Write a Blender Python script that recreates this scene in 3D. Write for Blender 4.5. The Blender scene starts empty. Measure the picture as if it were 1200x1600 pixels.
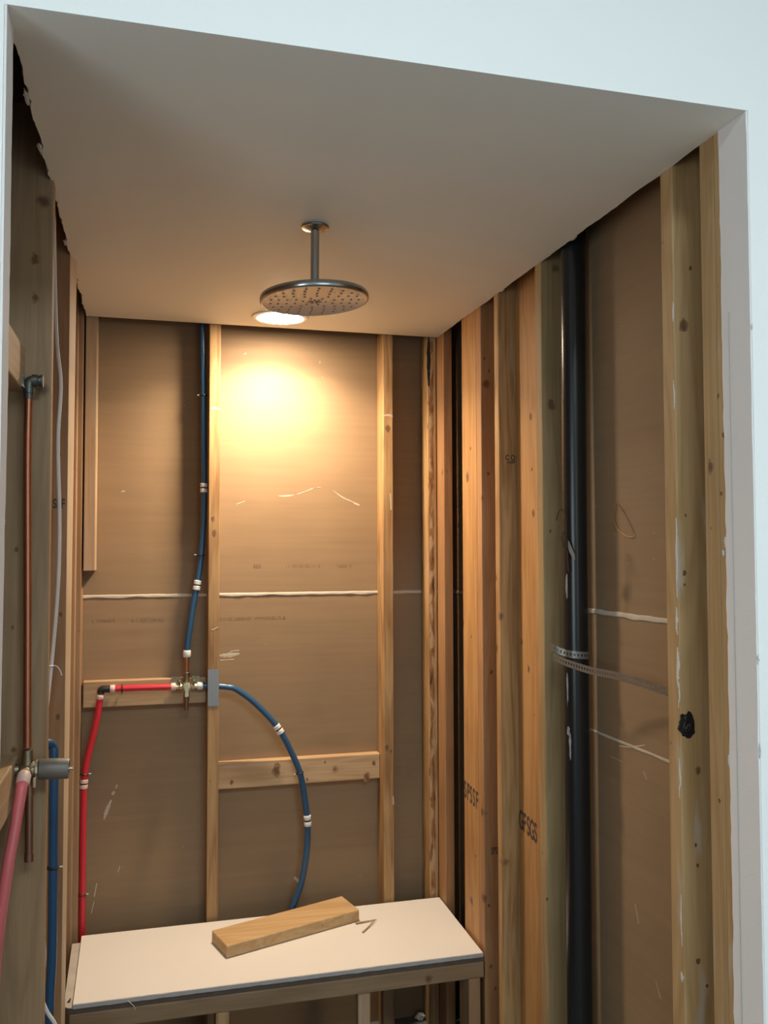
import bpy, bmesh, math, random
from mathutils import Vector, Matrix, noise
random.seed(7)
S = bpy.context.scene
COL = S.collection
PI = math.pi

# ------------------------------------------------------------------ camera
def make_camera():
    yaw, pitch, roll = math.radians(14.858), math.radians(2.340), math.radians(-0.1444)
    cy, sy, cp, sp = math.cos(yaw), math.sin(yaw), math.cos(pitch), math.sin(pitch)
    f = Vector((sy*cp, cy*cp, sp)); r = Vector((cy, -sy, 0)); u = r.cross(f)
    c, s = math.cos(roll), math.sin(roll)
    r2 = c*r + s*u; u2 = -s*r + c*u
    cam = bpy.data.cameras.new('camera'); o = bpy.data.objects.new('camera', cam); COL.objects.link(o)
    m = Matrix((r2, u2, -f)).transposed().to_4x4(); m.translation = (0, 0, 1.72)
    o.matrix_world = m
    cam.sensor_fit = 'HORIZONTAL'; cam.sensor_width = 36; cam.lens = 36*1390.4/1200
    cam.clip_start = .02
    S.camera = o
make_camera()

# ------------------------------------------------------------------ world, daylight, exposure
W = bpy.data.worlds.new('world'); S.world = W; W.use_nodes = True
W.node_tree.nodes['Background'].inputs[0].default_value = (.75, .9, 1, 1)
W.node_tree.nodes['Background'].inputs[1].default_value = .6
S.view_settings.view_transform = 'Standard'; S.view_settings.look = 'None'
S.view_settings.exposure = 0; S.view_settings.gamma = 1; S.view_settings.use_curve_mapping = False
SKY_POWER, DAY_POWER, DAY_SIDE, DAY_COLOR = 116, 20, 34, (.83, .965, 1)
LAMP_POWER, LAMP_COLOR, LAMP_SPREAD = 16.5, (1, .765, .515), 140
def area(name, loc, rot, sx, sy, power, color, shape='RECTANGLE', spread=180):
    l = bpy.data.lights.new(name, 'AREA'); l.shape = shape; l.size = sx
    if shape in ('RECTANGLE', 'ELLIPSE'): l.size_y = sy
    l.energy = power; l.color = color; l.spread = math.radians(spread)
    o = bpy.data.objects.new(name, l); COL.objects.link(o); o.location = loc; o.rotation_euler = rot
    return o
# added, unseen skylight and two windows behind the camera, supplying the cool daylight
area('added_skylight_light', (.5, -1.3, 3.64), (0, 0, 0), 2.2, 1.2, SKY_POWER, DAY_COLOR)
area('added_window_light', (1.25, -2.64, 1.62), (PI/2, 0, 0), 1.8, 1.3, DAY_POWER, DAY_COLOR)
area('added_window_light', (-1.64, -.75, 1.62), (PI/2, 0, -PI/2), 1.6, 1.3, DAY_SIDE, DAY_COLOR)
try:
    S.cycles.use_denoising = True; S.cycles.sample_clamp_indirect = 6
    S.cycles.max_bounces = 10; S.cycles.diffuse_bounces = 6
except Exception: pass

# ------------------------------------------------------------------ materials
def nodes(name):
    m = bpy.data.materials.new(name); m.use_nodes = True
    nt = m.node_tree; b = nt.nodes['Principled BSDF']
    def N(t, **k):
        n = nt.nodes.new(t)
        for a, v in k.items(): setattr(n, a, v)
        return n
    return m, nt, b, N, nt.links.new
def plain(name, c, rough=.6, metal=0, bump=0, bscale=200, vary=0, vscale=20):
    m, nt, b, N, L = nodes(name)
    b.inputs['Base Color'].default_value = (*c, 1); b.inputs['Roughness'].default_value = rough
    b.inputs['Metallic'].default_value = metal
    tc = N('ShaderNodeTexCoord')
    if vary:
        nz = N('ShaderNodeTexNoise'); nz.inputs['Scale'].default_value = vscale; nz.inputs['Detail'].default_value = 5
        L(tc.outputs['Object'], nz.inputs['Vector'])
        mx = N('ShaderNodeMix', data_type='RGBA')
        mx.inputs[6].default_value = (*[x*(1-vary) for x in c], 1); mx.inputs[7].default_value = (*[min(1, x*(1+vary)) for x in c], 1)
        L(nz.outputs['Fac'], mx.inputs[0]); L(mx.outputs[2], b.inputs['Base Color'])
    if bump:
        nb = N('ShaderNodeTexNoise'); nb.inputs['Scale'].default_value = bscale; nb.inputs['Detail'].default_value = 3
        L(tc.outputs['Object'], nb.inputs['Vector'])
        bp = N('ShaderNodeBump'); bp.inputs['Strength'].default_value = bump; bp.inputs['Distance'].default_value = .002
        L(nb.outputs['Fac'], bp.inputs['Height']); L(bp.outputs['Normal'], b.inputs['Normal'])
    return m
def wood(name, light, dark, axis='z', knots=.5, dust=0.0, grain=1.0, rough=.62):
    """sawn softwood: long grain streaks, growth bands, scattered knots, plaster dust"""
    m, nt, b, N, L = nodes(name)
    b.inputs['Roughness'].default_value = rough
    tc = N('ShaderNodeTexCoord'); oi = N('ShaderNodeObjectInfo')
    off = N('ShaderNodeMath', operation='MULTIPLY'); off.inputs[1].default_value = 37.0; L(oi.outputs['Random'], off.inputs[0])
    add = N('ShaderNodeVectorMath', operation='ADD'); L(tc.outputs['Object'], add.inputs[0]); L(off.outputs[0], add.inputs[1])
    rot = {'z': (0, 0, 0), 'x': (0, PI/2, 0), 'y': (PI/2, 0, 0)}[axis]
    mp0 = N('ShaderNodeMapping'); mp0.inputs['Rotation'].default_value = rot; L(add.outputs[0], mp0.inputs['Vector'])
    mp = N('ShaderNodeMapping'); mp.inputs['Scale'].default_value = (1, 1, .035); L(mp0.outputs[0], mp.inputs['Vector'])
    # long streaks
    n1 = N('ShaderNodeTexNoise'); n1.inputs['Scale'].default_value = 130; n1.inputs['Detail'].default_value = 4; n1.inputs['Roughness'].default_value = .6
    L(mp.outputs[0], n1.inputs['Vector'])
    # growth bands
    mpb = N('ShaderNodeMapping'); mpb.inputs['Scale'].default_value = (1, 1, .09); L(mp0.outputs[0], mpb.inputs['Vector'])
    n2 = N('ShaderNodeTexNoise'); n2.inputs['Scale'].default_value = 16; n2.inputs['Detail'].default_value = 2; n2.inputs['Distortion'].default_value = .8
    L(mpb.outputs[0], n2.inputs['Vector'])
    mul = N('ShaderNodeMath', operation='MULTIPLY'); mul.inputs[1].default_value = 26; L(n2.outputs['Fac'], mul.inputs[0])
    sn = N('ShaderNodeMath', operation='SINE'); L(mul.outputs[0], sn.inputs[0])
    mr = N('ShaderNodeMapRange'); mr.inputs['From Min'].default_value = -1; mr.inputs['From Max'].default_value = 1
    mr.inputs['To Min'].default_value = -.13*grain; mr.inputs['To Max'].default_value = .13*grain; L(sn.outputs[0], mr.inputs['Value'])
    n3 = N('ShaderNodeTexNoise'); n3.inputs['Scale'].default_value = 3.2; n3.inputs['Detail'].default_value = 2; L(mp0.outputs[0], n3.inputs['Vector'])
    s1 = N('ShaderNodeMath', operation='MULTIPLY_ADD'); s1.inputs[1].default_value = .75*grain; L(n1.outputs['Fac'], s1.inputs[0]); L(mr.outputs[0], s1.inputs[2])
    s2 = N('ShaderNodeMath', operation='MULTIPLY_ADD'); s2.inputs[1].default_value = .55; L(n3.outputs['Fac'], s2.inputs[0]); L(s1.outputs[0], s2.inputs[2])
    cr = N('ShaderNodeMapRange'); cr.inputs['From Min'].default_value = .36*grain+.1; cr.inputs['From Max'].default_value = .72*grain+.22; L(s2.outputs[0], cr.inputs['Value'])
    mx = N('ShaderNodeMix', data_type='RGBA'); mx.inputs[6].default_value = (*light, 1); mx.inputs[7].default_value = (*dark, 1)
    L(cr.outputs[0], mx.inputs[0]); out = mx.outputs[2]
    if knots:
        ds = N('ShaderNodeTexNoise'); ds.inputs['Scale'].default_value = 60; L(mp0.outputs[0], ds.inputs['Vector'])
        dm = N('ShaderNodeVectorMath', operation='SCALE'); dm.inputs['Scale'].default_value = .012; L(ds.outputs['Color'], dm.inputs[0])
        da = N('ShaderNodeVectorMath', operation='ADD'); L(mp0.outputs[0], da.inputs[0]); L(dm.outputs[0], da.inputs[1])
        vo = N('ShaderNodeTexVoronoi'); vo.inputs['Scale'].default_value = 9; L(da.outputs[0], vo.inputs['Vector'])
        sx = N('ShaderNodeSeparateColor'); L(vo.outputs['Color'], sx.inputs[0])
        gt = N('ShaderNodeMath', operation='GREATER_THAN'); gt.inputs[1].default_value = 1-knots; L(sx.outputs[0], gt.inputs[0])
        kr = N('ShaderNodeMapRange', interpolation_type='SMOOTHSTEP'); kr.inputs['From Min'].default_value = .05; kr.inputs['From Max'].default_value = .17
        kr.inputs['To Min'].default_value = .85; kr.inputs['To Max'].default_value = 0; L(vo.outputs['Distance'], kr.inputs['Value'])
        km = N('ShaderNodeMath', operation='MULTIPLY'); L(gt.outputs[0], km.inputs[0]); L(kr.outputs[0], km.inputs[1])
        mk = N('ShaderNodeMix', data_type='RGBA'); mk.inputs[7].default_value = (.10, .048, .022, 1)
        L(km.outputs[0], mk.inputs[0]); L(out, mk.inputs[6]); out = mk.outputs[2]
    # nail marks and specks
    vs = N('ShaderNodeTexVoronoi'); vs.inputs['Scale'].default_value = 26; L(mp0.outputs[0], vs.inputs['Vector'])
    ss = N('ShaderNodeSeparateColor'); L(vs.outputs['Color'], ss.inputs[0])
    g2 = N('ShaderNodeMath', operation='GREATER_THAN'); g2.inputs[1].default_value = .86; L(ss.outputs[1], g2.inputs[0])
    l2 = N('ShaderNodeMath', operation='LESS_THAN'); l2.inputs[1].default_value = .075; L(vs.outputs['Distance'], l2.inputs[0])
    m2 = N('ShaderNodeMath', operation='MULTIPLY'); L(g2.outputs[0], m2.inputs[0]); L(l2.outputs[0], m2.inputs[1])
    m3 = N('ShaderNodeMath', operation='MULTIPLY'); m3.inputs[1].default_value = .6; L(m2.outputs[0], m3.inputs[0])
    mn = N('ShaderNodeMix', data_type='RGBA'); mn.inputs[7].default_value = (.12, .065, .035, 1); L(m3.outputs[0], mn.inputs[0]); L(out, mn.inputs[6]); out = mn.outputs[2]
    if dust:
        mpd = N('ShaderNodeMapping'); mpd.inputs['Scale'].default_value = (1, 1, .22); L(mp0.outputs[0], mpd.inputs['Vector'])
        nd = N('ShaderNodeTexNoise'); nd.inputs['Scale'].default_value = 24; nd.inputs['Detail'].default_value = 5; L(mpd.outputs[0], nd.inputs['Vector'])
        dr = N('ShaderNodeMapRange'); dr.inputs['From Min'].default_value = .60; dr.inputs['From Max'].default_value = .70; dr.inputs['To Max'].default_value = dust; L(nd.outputs['Fac'], dr.inputs['Value'])
        md = N('ShaderNodeMix', data_type='RGBA'); md.inputs[7].default_value = (.46, .41, .35, 1); L(dr.outputs[0], md.inputs[0]); L(out, md.inputs[6]); out = md.outputs[2]
    # each piece a little different
    hv = N('ShaderNodeHueSaturation'); vr = N('ShaderNodeMapRange'); vr.inputs['To Min'].default_value = .88; vr.inputs['To Max'].default_value = 1.12
    L(oi.outputs['Random'], vr.inputs['Value']); L(vr.outputs[0], hv.inputs['Value']); L(out, hv.inputs['Color'])
    L(hv.outputs[0], b.inputs['Base Color'])
    bp = N('ShaderNodeBump'); bp.inputs['Strength'].default_value = .25; bp.inputs['Distance'].default_value = .0015
    L(n1.outputs['Fac'], bp.inputs['Height']); L(bp.outputs['Normal'], b.inputs['Normal'])
    return m
def kraft(name, horiz, c=(.255, .168, .094)):
    """brown paper back of plasterboard with faint roller streaks"""
    m, nt, b, N, L = nodes(name); b.inputs['Roughness'].default_value = .72
    tc = N('ShaderNodeTexCoord')
    mp = N('ShaderNodeMapping'); mp.inputs['Scale'].default_value = (.05, 1, 1) if horiz == 'x' else (1, .05, 1); L(tc.outputs['Object'], mp.inputs['Vector'])
    n1 = N('ShaderNodeTexNoise'); n1.inputs['Scale'].default_value = 55; n1.inputs['Detail'].default_value = 4; L(mp.outputs[0], n1.inputs['Vector'])
    n2 = N('ShaderNodeTexNoise'); n2.inputs['Scale'].default_value = 3.5; n2.inputs['Detail'].default_value = 4; L(tc.outputs['Object'], n2.inputs['Vector'])
    a = N('ShaderNodeMath', operation='ADD'); L(n1.outputs['Fac'], a.inputs[0]); L(n2.outputs['Fac'], a.inputs[1])
    r = N('ShaderNodeMapRange'); r.inputs['From Min'].default_value = .65; r.inputs['From Max'].default_value = 1.35; L(a.outputs[0], r.inputs['Value'])
    mx = N('ShaderNodeMix', data_type='RGBA'); mx.inputs[6].default_value = (*[x*.9 for x in c], 1); mx.inputs[7].default_value = (*[x*1.1 for x in c], 1)
    L(r.outputs[0], mx.inputs[0])
    # small pale flecks
    vo = N('ShaderNodeTexVoronoi'); vo.inputs['Scale'].default_value = 14; L(tc.outputs['Object'], vo.inputs['Vector'])
    sc = N('ShaderNodeSeparateColor'); L(vo.outputs['Color'], sc.inputs[0])
    g = N('ShaderNodeMath', operation='GREATER_THAN'); g.inputs[1].default_value = .8; L(sc.outputs[0], g.inputs[0])
    l = N('ShaderNodeMath', operation='LESS_THAN'); l.inputs[1].default_value = .035; L(vo.outputs['Distance'], l.inputs[0])
    k = N('ShaderNodeMath', operation='MULTIPLY'); L(g.outputs[0], k.inputs[0]); L(l.outputs[0], k.inputs[1])
    k2 = N('ShaderNodeMath', operation='MULTIPLY'); k2.inputs[1].default_value = .5; L(k.outputs[0], k2.inputs[0])
    mf = N('ShaderNodeMix', data_type='RGBA'); mf.inputs[7].default_value = (.48, .42, .33, 1); L(k2.outputs[0], mf.inputs[0]); L(mx.outputs[2], mf.inputs[6])
    L(mf.outputs[2], b.inputs['Base Color'])
    return m
def emit(name, c, s):
    m, nt, b, N, L = nodes(name)
    b.inputs['Base Color'].default_value = (.9, .9, .9, 1)
    b.inputs['Emission Color'].default_value = (*c, 1); b.inputs['Emission Strength'].default_value = s
    return m

M = {}
M['paint'] = plain('white_paint', (.86, .87, .86), .55, 0, .12, 260)
M['paint_return'] = plain('primed_board', (.78, .75, .745), .7, 0, .15, 220, .03, 9)
M['roomwall'] = plain('room_paint', (.36, .36, .35), .6)
M['soffit'] = plain('soffit_paint', (.82, .835, .79), .6, 0, .12, 240)
M['gypsum'] = plain('gypsum', (.64, .62, .60), .85, 0, .5, 120, .06, 40)
M['paper_x'] = kraft('kraft_paper_back', 'x'); M['paper_y'] = kraft('kraft_paper_side', 'y')
M['joint'] = plain('joint_plaster', (.52, .46, .39), .8, 0, .4, 150, .14, 30)
M['scuff'] = plain('plaster_scuff', (.48, .41, .33), .85, 0, 0, 0, .15, 90)
M['smear'] = plain('faint_smear', (.34, .255, .18), .8, 0, 0, 0, .1, 60)
M['print'] = plain('faint_ink', (.175, .115, .068), .75)
M['ink'] = plain('stamp_ink', (.065, .045, .035), .7)
M['pencil'] = plain('pencil', (.42, .40, .40), .7)
M['concrete'] = plain('concrete', (.11, .112, .115), .8, 0, .4, 60, .15, 8)
PL, PD = (.455, .288, .130), (.245, .120, .044)
M['pine'] = wood('pine', PL, PD, 'z', .22, .15)
M['pine_x'] = wood('pine_across', (0.439, 0.302, 0.173), (0.331, 0.202, 0.101), 'x', .3, .2, 1.2)
M['pine_y'] = wood('pine_deep', (.52, .37, .22), (.40, .26, .14), 'y', .2, .2)
M['pine_pale'] = wood('pale_pine', (0.490, 0.360, 0.238), (0.396, 0.259, 0.151), 'z', .12, .25, .8)
M['pine_warm'] = wood('orange_pine', (0.446, 0.248, 0.097), (0.324, 0.158, 0.054), 'z', .25, .08)
M['pine_red'] = wood('red_pine', (0.396, 0.212, 0.097), (0.295, 0.144, 0.061), 'z', .25, .05)
M['pine_brown'] = wood('brown_pine', (0.317, 0.194, 0.104), (0.238, 0.133, 0.065), 'z', .25, .1)
M['pine_grey'] = wood('weathered_pine', (.36, .25, .122), (.26, .17, .08), 'z', .12, .1, .8)
M['pine_dust'] = wood('dusty_pine', (.46, .30, .145), (.35, .215, .09), 'z', .25, .6)
M['pine_dull'] = wood('dull_pine', (.37, .245, .135), (.27, .17, .09), 'z', .12, .08, .8)
M['pine_rail'] = wood('rail_pine', (.31, .205, .115), (.22, .14, .075), 'x', .2, .08, 1.1)
M['sawn'] = wood('lit_edge_pine', (.62, .47, .33), (.50, .36, .23), 'z', 0, .1, .6)  # lighter pine: lamplight on the twisted stud's edge put into the colour
M['offcut'] = wood('offcut_pine', (0.475, 0.324, 0.166), (0.374, 0.230, 0.101), 'x', .04, .1)
def bark_mat():
    m, nt, b, N, L = nodes('bark_wane'); b.inputs['Roughness'].default_value = .8
    tc = N('ShaderNodeTexCoord'); mp = N('ShaderNodeMapping'); mp.inputs['Scale'].default_value = (1, 1, .3); L(tc.outputs['Object'], mp.inputs['Vector'])
    n1 = N('ShaderNodeTexNoise'); n1.inputs['Scale'].default_value = 42; n1.inputs['Detail'].default_value = 6; n1.inputs['Distortion'].default_value = .6; L(mp.outputs[0], n1.inputs['Vector'])
    r = N('ShaderNodeValToRGB'); L(n1.outputs['Fac'], r.inputs[0]); e = r.color_ramp.elements
    e[0].position = .30; e[0].color = (.025, .014, .009, 1); e[1].position = .57; e[1].color = (.42, .29, .17, 1)
    k = e.new(.38); k.color = (.19, .075, .028, 1); k = e.new(.50); k.color = (.27, .14, .06, 1)
    L(r.outputs[0], b.inputs['Base Color']); return m
M['bark'] = bark_mat()
M['ply'] = plain('dark_ply', (.10, .075, .06), .85, 0, .6, 120, .3, 50)
M['board'] = plain('white_board', (.65, .625, .595), .55, 0, 0, 0, .02, 5)
M['boardedge'] = plain('board_edge', (.42, .40, .40), .8, 0, .4, 150, .1, 40)
M['strip'] = plain('smudged_board', (.40, .37, .33), .8, 0, .3, 90, .35, 14)
M['chrome'] = plain('brushed_nickel', (.42, .43, .43), .24, 1)
M['headface'] = plain('head_face', (.60, .555, .52), .42, .35)
M['nozzle'] = plain('nozzle_rubber', (.17, .16, .16), .6)
M['blue'] = plain('blue_pex', (.020, .076, .165), .30)
M['red'] = plain('red_pex', (.53, .022, .04), .30)
M['redpale'] = plain('pale_red_pex', (.66, .15, .165), .38, 0, 0, 0, .1, 18)  # paler, pinker red than the back wall pipe
M['ring'] = plain('white_ring', (.66, .68, .68), .45)
M['pinkring'] = plain('pink_ring', (.62, .46, .42), .5)
M['black'] = plain('black_plastic', (.012, .012, .013), .4)
M['abs'] = plain('black_abs', (.010, .0115, .013), .27, 0, .05, 40)
M['brass'] = plain('rough_brass', (.62, .56, .40), .38, 1, .4, 90, .2, 60)
M['brassdark'] = plain('dull_brass', (.27, .225, .16), .45, 1, .4, 90, .3, 60)
M['copper'] = plain('copper', (.46, .19, .11), .40, 1, .1, 40, .2, 25)
M['copperdark'] = plain('tarnished_copper', (.28, .16, .11), .42, .9, .1, 40, .2, 25)
M['pewter'] = plain('dark_fitting', (.12, .13, .125), .42, .8, .5, 120, .3, 60)
M['guard'] = plain('grey_guard', (.17, .155, .14), .5, .3, .3, 90, .2, 30)
M['steel'] = plain('galvanised_steel', (.27, .29, .31), .42, .55, 0, 0, .06, 60)
M['strap'] = plain('strap_steel', (.44, .42, .39), .36, .5)
M['cable'] = plain('white_cable', (.60, .58, .58), .5)
M['wire'] = plain('dark_wire', (.06, .035, .022), .4, .6)
M['brasswire'] = plain('brass_wire', (.50, .33, .17), .35, .8)
M['tape'] = plain('dusty_tape', (.34, .32, .30), .6, 0, 0, 0, .2, 80)
M['lens'] = emit('lit_lens', (1, .81, .585), 215)

# ------------------------------------------------------------------ mesh helpers
def link(name, bm, mat, parent=None, origin=None, smooth=False):
    """one mesh object; world-space verts are shifted so the origin sits at the base centre"""
    me = bpy.data.meshes.new(name)
    vs = bm.verts
    if origin is None:
        xs = [v.co.x for v in vs]; ys = [v.co.y for v in vs]; zs = [v.co.z for v in vs]
        origin = Vector(((min(xs)+max(xs))/2, (min(ys)+max(ys))/2, min(zs)))
    origin = Vector(origin)
    for v in vs: v.co -= origin
    bmesh.ops.recalc_face_normals(bm, faces=bm.faces)
    bm.to_mesh(me); bm.free()
    me.materials.append(M[mat] if isinstance(mat, str) else mat)
    if smooth:
        for p in me.polygons: p.use_smooth = True
        try: me.set_sharp_from_angle(angle=math.radians(40))
        except Exception: pass
    o = bpy.data.objects.new(name, me); COL.objects.link(o)
    if parent is not None:
        o.parent = parent; o.location = origin - world_loc(parent)
    else: o.location = origin
    return o
def world_loc(o):
    l = Vector(o.location)
    while o.parent: o = o.parent; l += Vector(o.location)
    return l
def empty(name, loc):
    o = bpy.data.objects.new(name, None); COL.objects.link(o); o.location = loc; o.empty_display_size = .05; return o
def tag(o, label, cat, group=None):
    o['label'] = label; o['category'] = cat; o['kind'] = 'thing'
    if group: o['group'] = group
    return o
def structure(o):
    o['kind'] = 'structure'; return o
def box(bm, x0, x1, y0, y1, z0, z1):
    v = [bm.verts.new(p) for p in ((x0,y0,z0),(x1,y0,z0),(x1,y1,z0),(x0,y1,z0),(x0,y0,z1),(x1,y0,z1),(x1,y1,z1),(x0,y1,z1))]
    for f in ((0,3,2,1),(4,5,6,7),(0,1,5,4),(1,2,6,5),(2,3,7,6),(3,0,4,7)): bm.faces.new([v[i] for i in f])
    return v
def BM(): return bmesh.new()
def bevel(bm, w, seg=2):
    bmesh.ops.bevel(bm, geom=list(bm.edges), offset=w, segments=seg, profile=.5, affect='EDGES', clamp_overlap=True)
def hexa(bm, c):
    """eight corners: bottom ring of four, top ring of four"""
    v = [bm.verts.new(p) for p in c]
    for f in ((0,3,2,1),(4,5,6,7),(0,1,5,4),(1,2,6,5),(2,3,7,6),(3,0,4,7)): bm.faces.new([v[i] for i in f])
def smoothpath(pts, n=8):
    pts = [Vector(p) for p in pts]
    if len(pts) < 3: return pts
    P = [2*pts[0]-pts[1]] + pts + [2*pts[-1]-pts[-2]]
    out = []
    for i in range(1, len(P)-2):
        a, b, c, d = P[i-1:i+3]
        for k in range(n):
            t = k/n
            out.append(.5*((2*b)+(c-a)*t+(2*a-5*b+4*c-d)*t*t+(3*b-a-3*c+d)*t**3))
    out.append(pts[-1]); return out
def tube(bm, pts, r, seg=14, smooth=True, n=8, cap=True):
    P = smoothpath(pts, n) if smooth else [Vector(p) for p in pts]
    rings = []; t0 = (P[1]-P[0]).normalized()
    u = t0.orthogonal().normalized()
    for i, p in enumerate(P):
        t = (P[min(i+1, len(P)-1)]-P[max(i-1, 0)]).normalized()
        u = (u-t*u.dot(t)).normalized(); w = t.cross(u)
        rr = r(i/(len(P)-1)) if callable(r) else r
        rings.append([bm.verts.new(p+rr*(math.cos(2*PI*k/seg)*u+math.sin(2*PI*k/seg)*w)) for k in range(seg)])
    for a, b in zip(rings, rings[1:]):
        for k in range(seg): bm.faces.new((a[k], a[(k+1)%seg], b[(k+1)%seg], b[k]))
    if cap: bm.faces.new(rings[0][::-1]); bm.faces.new(rings[-1])
def lathe(bm, prof, c, axis=(0,0,1), seg=32):
    """profile of (radius, height) revolved about an axis through c"""
    ax = Vector(axis).normalized(); u = ax.orthogonal().normalized(); w = ax.cross(u); c = Vector(c)
    rings = []
    for r, h in prof:
        if r < 1e-6: rings.append([bm.verts.new(c+ax*h)])
        else: rings.append([bm.verts.new(c+ax*h+r*(math.cos(2*PI*k/seg)*u+math.sin(2*PI*k/seg)*w)) for k in range(seg)])
    for a, b in zip(rings, rings[1:]):
        for k in range(seg):
            k2 = (k+1) % seg
            if len(a) == 1 and len(b) == 1: continue
            if len(a) == 1: bm.faces.new((a[0], b[k2], b[k]))
            elif len(b) == 1: bm.faces.new((a[k], a[k2], b[0]))
            else: bm.faces.new((a[k], a[k2], b[k2], b[k]))
def lumber(name, x0, x1, y0, y1, z0, z1, mat, label, cat='stud', group=None, bv=.003, lean=0):
    bm = BM(); box(bm, x0, x1, y0, y1, z0, z1); bevel(bm, bv, 2)
    # long faces cut into lengths with a slight bow, as sawn lumber has
    o = link(name, bm, mat); tag(o, label, cat, group); return o
def text(name, body, size, mtx, mat, parent, depth=.0003, sx=1, shear=0, bold=0):
    cu = bpy.data.curves.new(name, 'FONT'); cu.body = body; cu.size = size; cu.extrude = depth; cu.align_x = 'CENTER'; cu.align_y = 'CENTER'; cu.shear = shear; cu.offset = bold
    tmp = bpy.data.objects.new('tmp_text', cu); COL.objects.link(tmp)
    dg = bpy.context.evaluated_depsgraph_get(); dg.update()
    me = bpy.data.meshes.new_from_object(tmp.evaluated_get(dg))
    bpy.data.objects.remove(tmp); bpy.data.curves.remove(cu)
    me.transform(Matrix.Diagonal((sx, 1, 1, 1)))
    rot = mtx.to_3x3().to_4x4(); me.transform(rot)
    me.materials.clear(); me.materials.append(M[mat])
    o = bpy.data.objects.new(name, me); COL.objects.link(o)
    o.parent = parent; o.location = mtx.translation - world_loc(parent); return o
def face_y(x, y, z):      # reads from -y
    m = Matrix(((1,0,0),(0,0,-1),(0,1,0))).to_4x4(); m.translation = (x, y, z); return m
def face_x(x, y, z):      # on a plane facing -x: text right runs towards -y
    m = Matrix(((0,0,-1),(-1,0,0),(0,1,0))).to_4x4(); m.translation = (x, y, z); return m

XL, XR, D, H, YF = -.205, 1.03, 3.12, 2.50, 1.34
PXL, PXR, PYB = XL-.089, XR+.089, D+.09          # paper faces of the plasterboard behind the framing
TOP = 2.66

# ------------------------------------------------------------------ setting
bm = BM(); box(bm, -1.6, 2.6, -2.6, 3.26, -.06, 0); structure(link('floor', bm, 'concrete'))
bm = BM()
for b in ((-1.66, 2.66, -2.66, -1.9), (-1.66, 2.66, -.7, 3.3), (-1.66, -.6, -1.9, -.7), (1.6, 2.66, -1.9, -.7)):
    box(bm, *b, 3.6, 3.66)
structure(link('ceiling_room', bm, 'roomwall'))
bm = BM()
for b in ((-.6, 1.6, -1.9, -1.85), (-.6, 1.6, -.75, -.7), (-.6, -.55, -1.85, -.75), (1.55, 1.6, -1.85, -.75), (.48, .52, -1.85, -.75)):
    box(bm, *b, 3.585, 3.63)
structure(link('added_window_3', bm, 'paint'))  # frame of the added skylight, out of view
bm = BM()
for b in ((-2.6, -1.55, 0, 3.6), (.05, YF, 0, 3.6), (-1.55, .05, 0, .95), (-1.55, .05, 2.3, 3.6)):
    box(bm, -1.66, -1.6, b[0], b[1], b[2], b[3])
structure(link('wall_room_left', bm, 'roomwall'))
bm = BM()
for b in ((-1.55, -1.5, .95, 2.3), (0, .05, .95, 2.3), (-1.5, 0, .95, 1.0), (-1.5, 0, 2.25, 2.3), (-.77, -.73, 1.0, 2.25)):
    box(bm, -1.63, -1.585, b[0], b[1], b[2], b[3])
structure(link('added_window_2', bm, 'paint'))  # frame of the added left window, out of view
bm = BM(); box(bm, 2.6, 2.66, -2.6, YF, 0, 3.6); structure(link('wall_room_right', bm, 'roomwall'))
bm = BM()
for b in ((-1.66, .35, 0, 3.6), (2.15, 2.66, 0, 3.6), (.35, 2.15, 0, .95), (.35, 2.15, 2.3, 3.6)):
    box(bm, b[0], b[1], -2.66, -2.6, b[2], b[3])
structure(link('wall_room_rear', bm, 'roomwall'))
bm = BM()
for b in ((.35, .40, .95, 2.3), (2.10, 2.15, .95, 2.3), (.40, 2.10, .95, 1.0), (.40, 2.10, 2.25, 2.3), (1.23, 1.27, 1.0, 2.25)):
    box(bm, b[0], b[1], -2.63, -2.585, b[2], b[3])
structure(link('added_window_1', bm, 'paint'))  # frame of the added rear window, out of view

# front wall with the opening; its plaster returns end in a torn edge
wf = BM()
box(wf, -1.6, XL, YF, YF+.016, 0, 3.6)
box(wf, XR, 2.6, YF, YF+.016, 0, 3.6)
box(wf, XL, XR, YF, YF+.004, H, 3.6)
wall_front = structure(link('wall_front', wf, 'paint'))
def jag(z, seed, amp, sc=14):
    return amp*(noise.noise((z*sc, seed, 0)) + .6*noise.noise((z*sc*4.1, seed, 5)))
def jamb(name, x_in, x_out, y_end, seed):
    yend = y_end if callable(y_end) else (lambda z: y_end)
    bm = BM(); n = 130; prev = None
    for i in range(n+1):
        z = (H-.0005)*i/n
        ye = yend(z) + jag(z, seed, .005)
        fe = YF + max(0, jag(z, seed+9, .0022, 9))
        ring = [bm.verts.new(p) for p in ((x_in, fe, z), (x_in, ye, z), (x_out, ye+.004, z), (x_out, fe, z))]
        if prev:
            for k in range(4): bm.faces.new((prev[k], prev[(k+1)%4], ring[(k+1)%4], ring[k]))
        else: bm.faces.new(ring)
        prev = ring
    bm.faces.new(prev[::-1])
    return structure(link(name, bm, 'paint_return'))
trim_1 = jamb('trim_1', XR-.004, XR-.0004, 1.420, 3)
trim_2 = jamb('trim_2', XL+.004, XL+.0004, lambda z: 1.402-.024*min(1, max(0, (2.0-z)/.58))-.024*min(1, max(0, (1.42-z)/.3)), 11)
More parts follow.
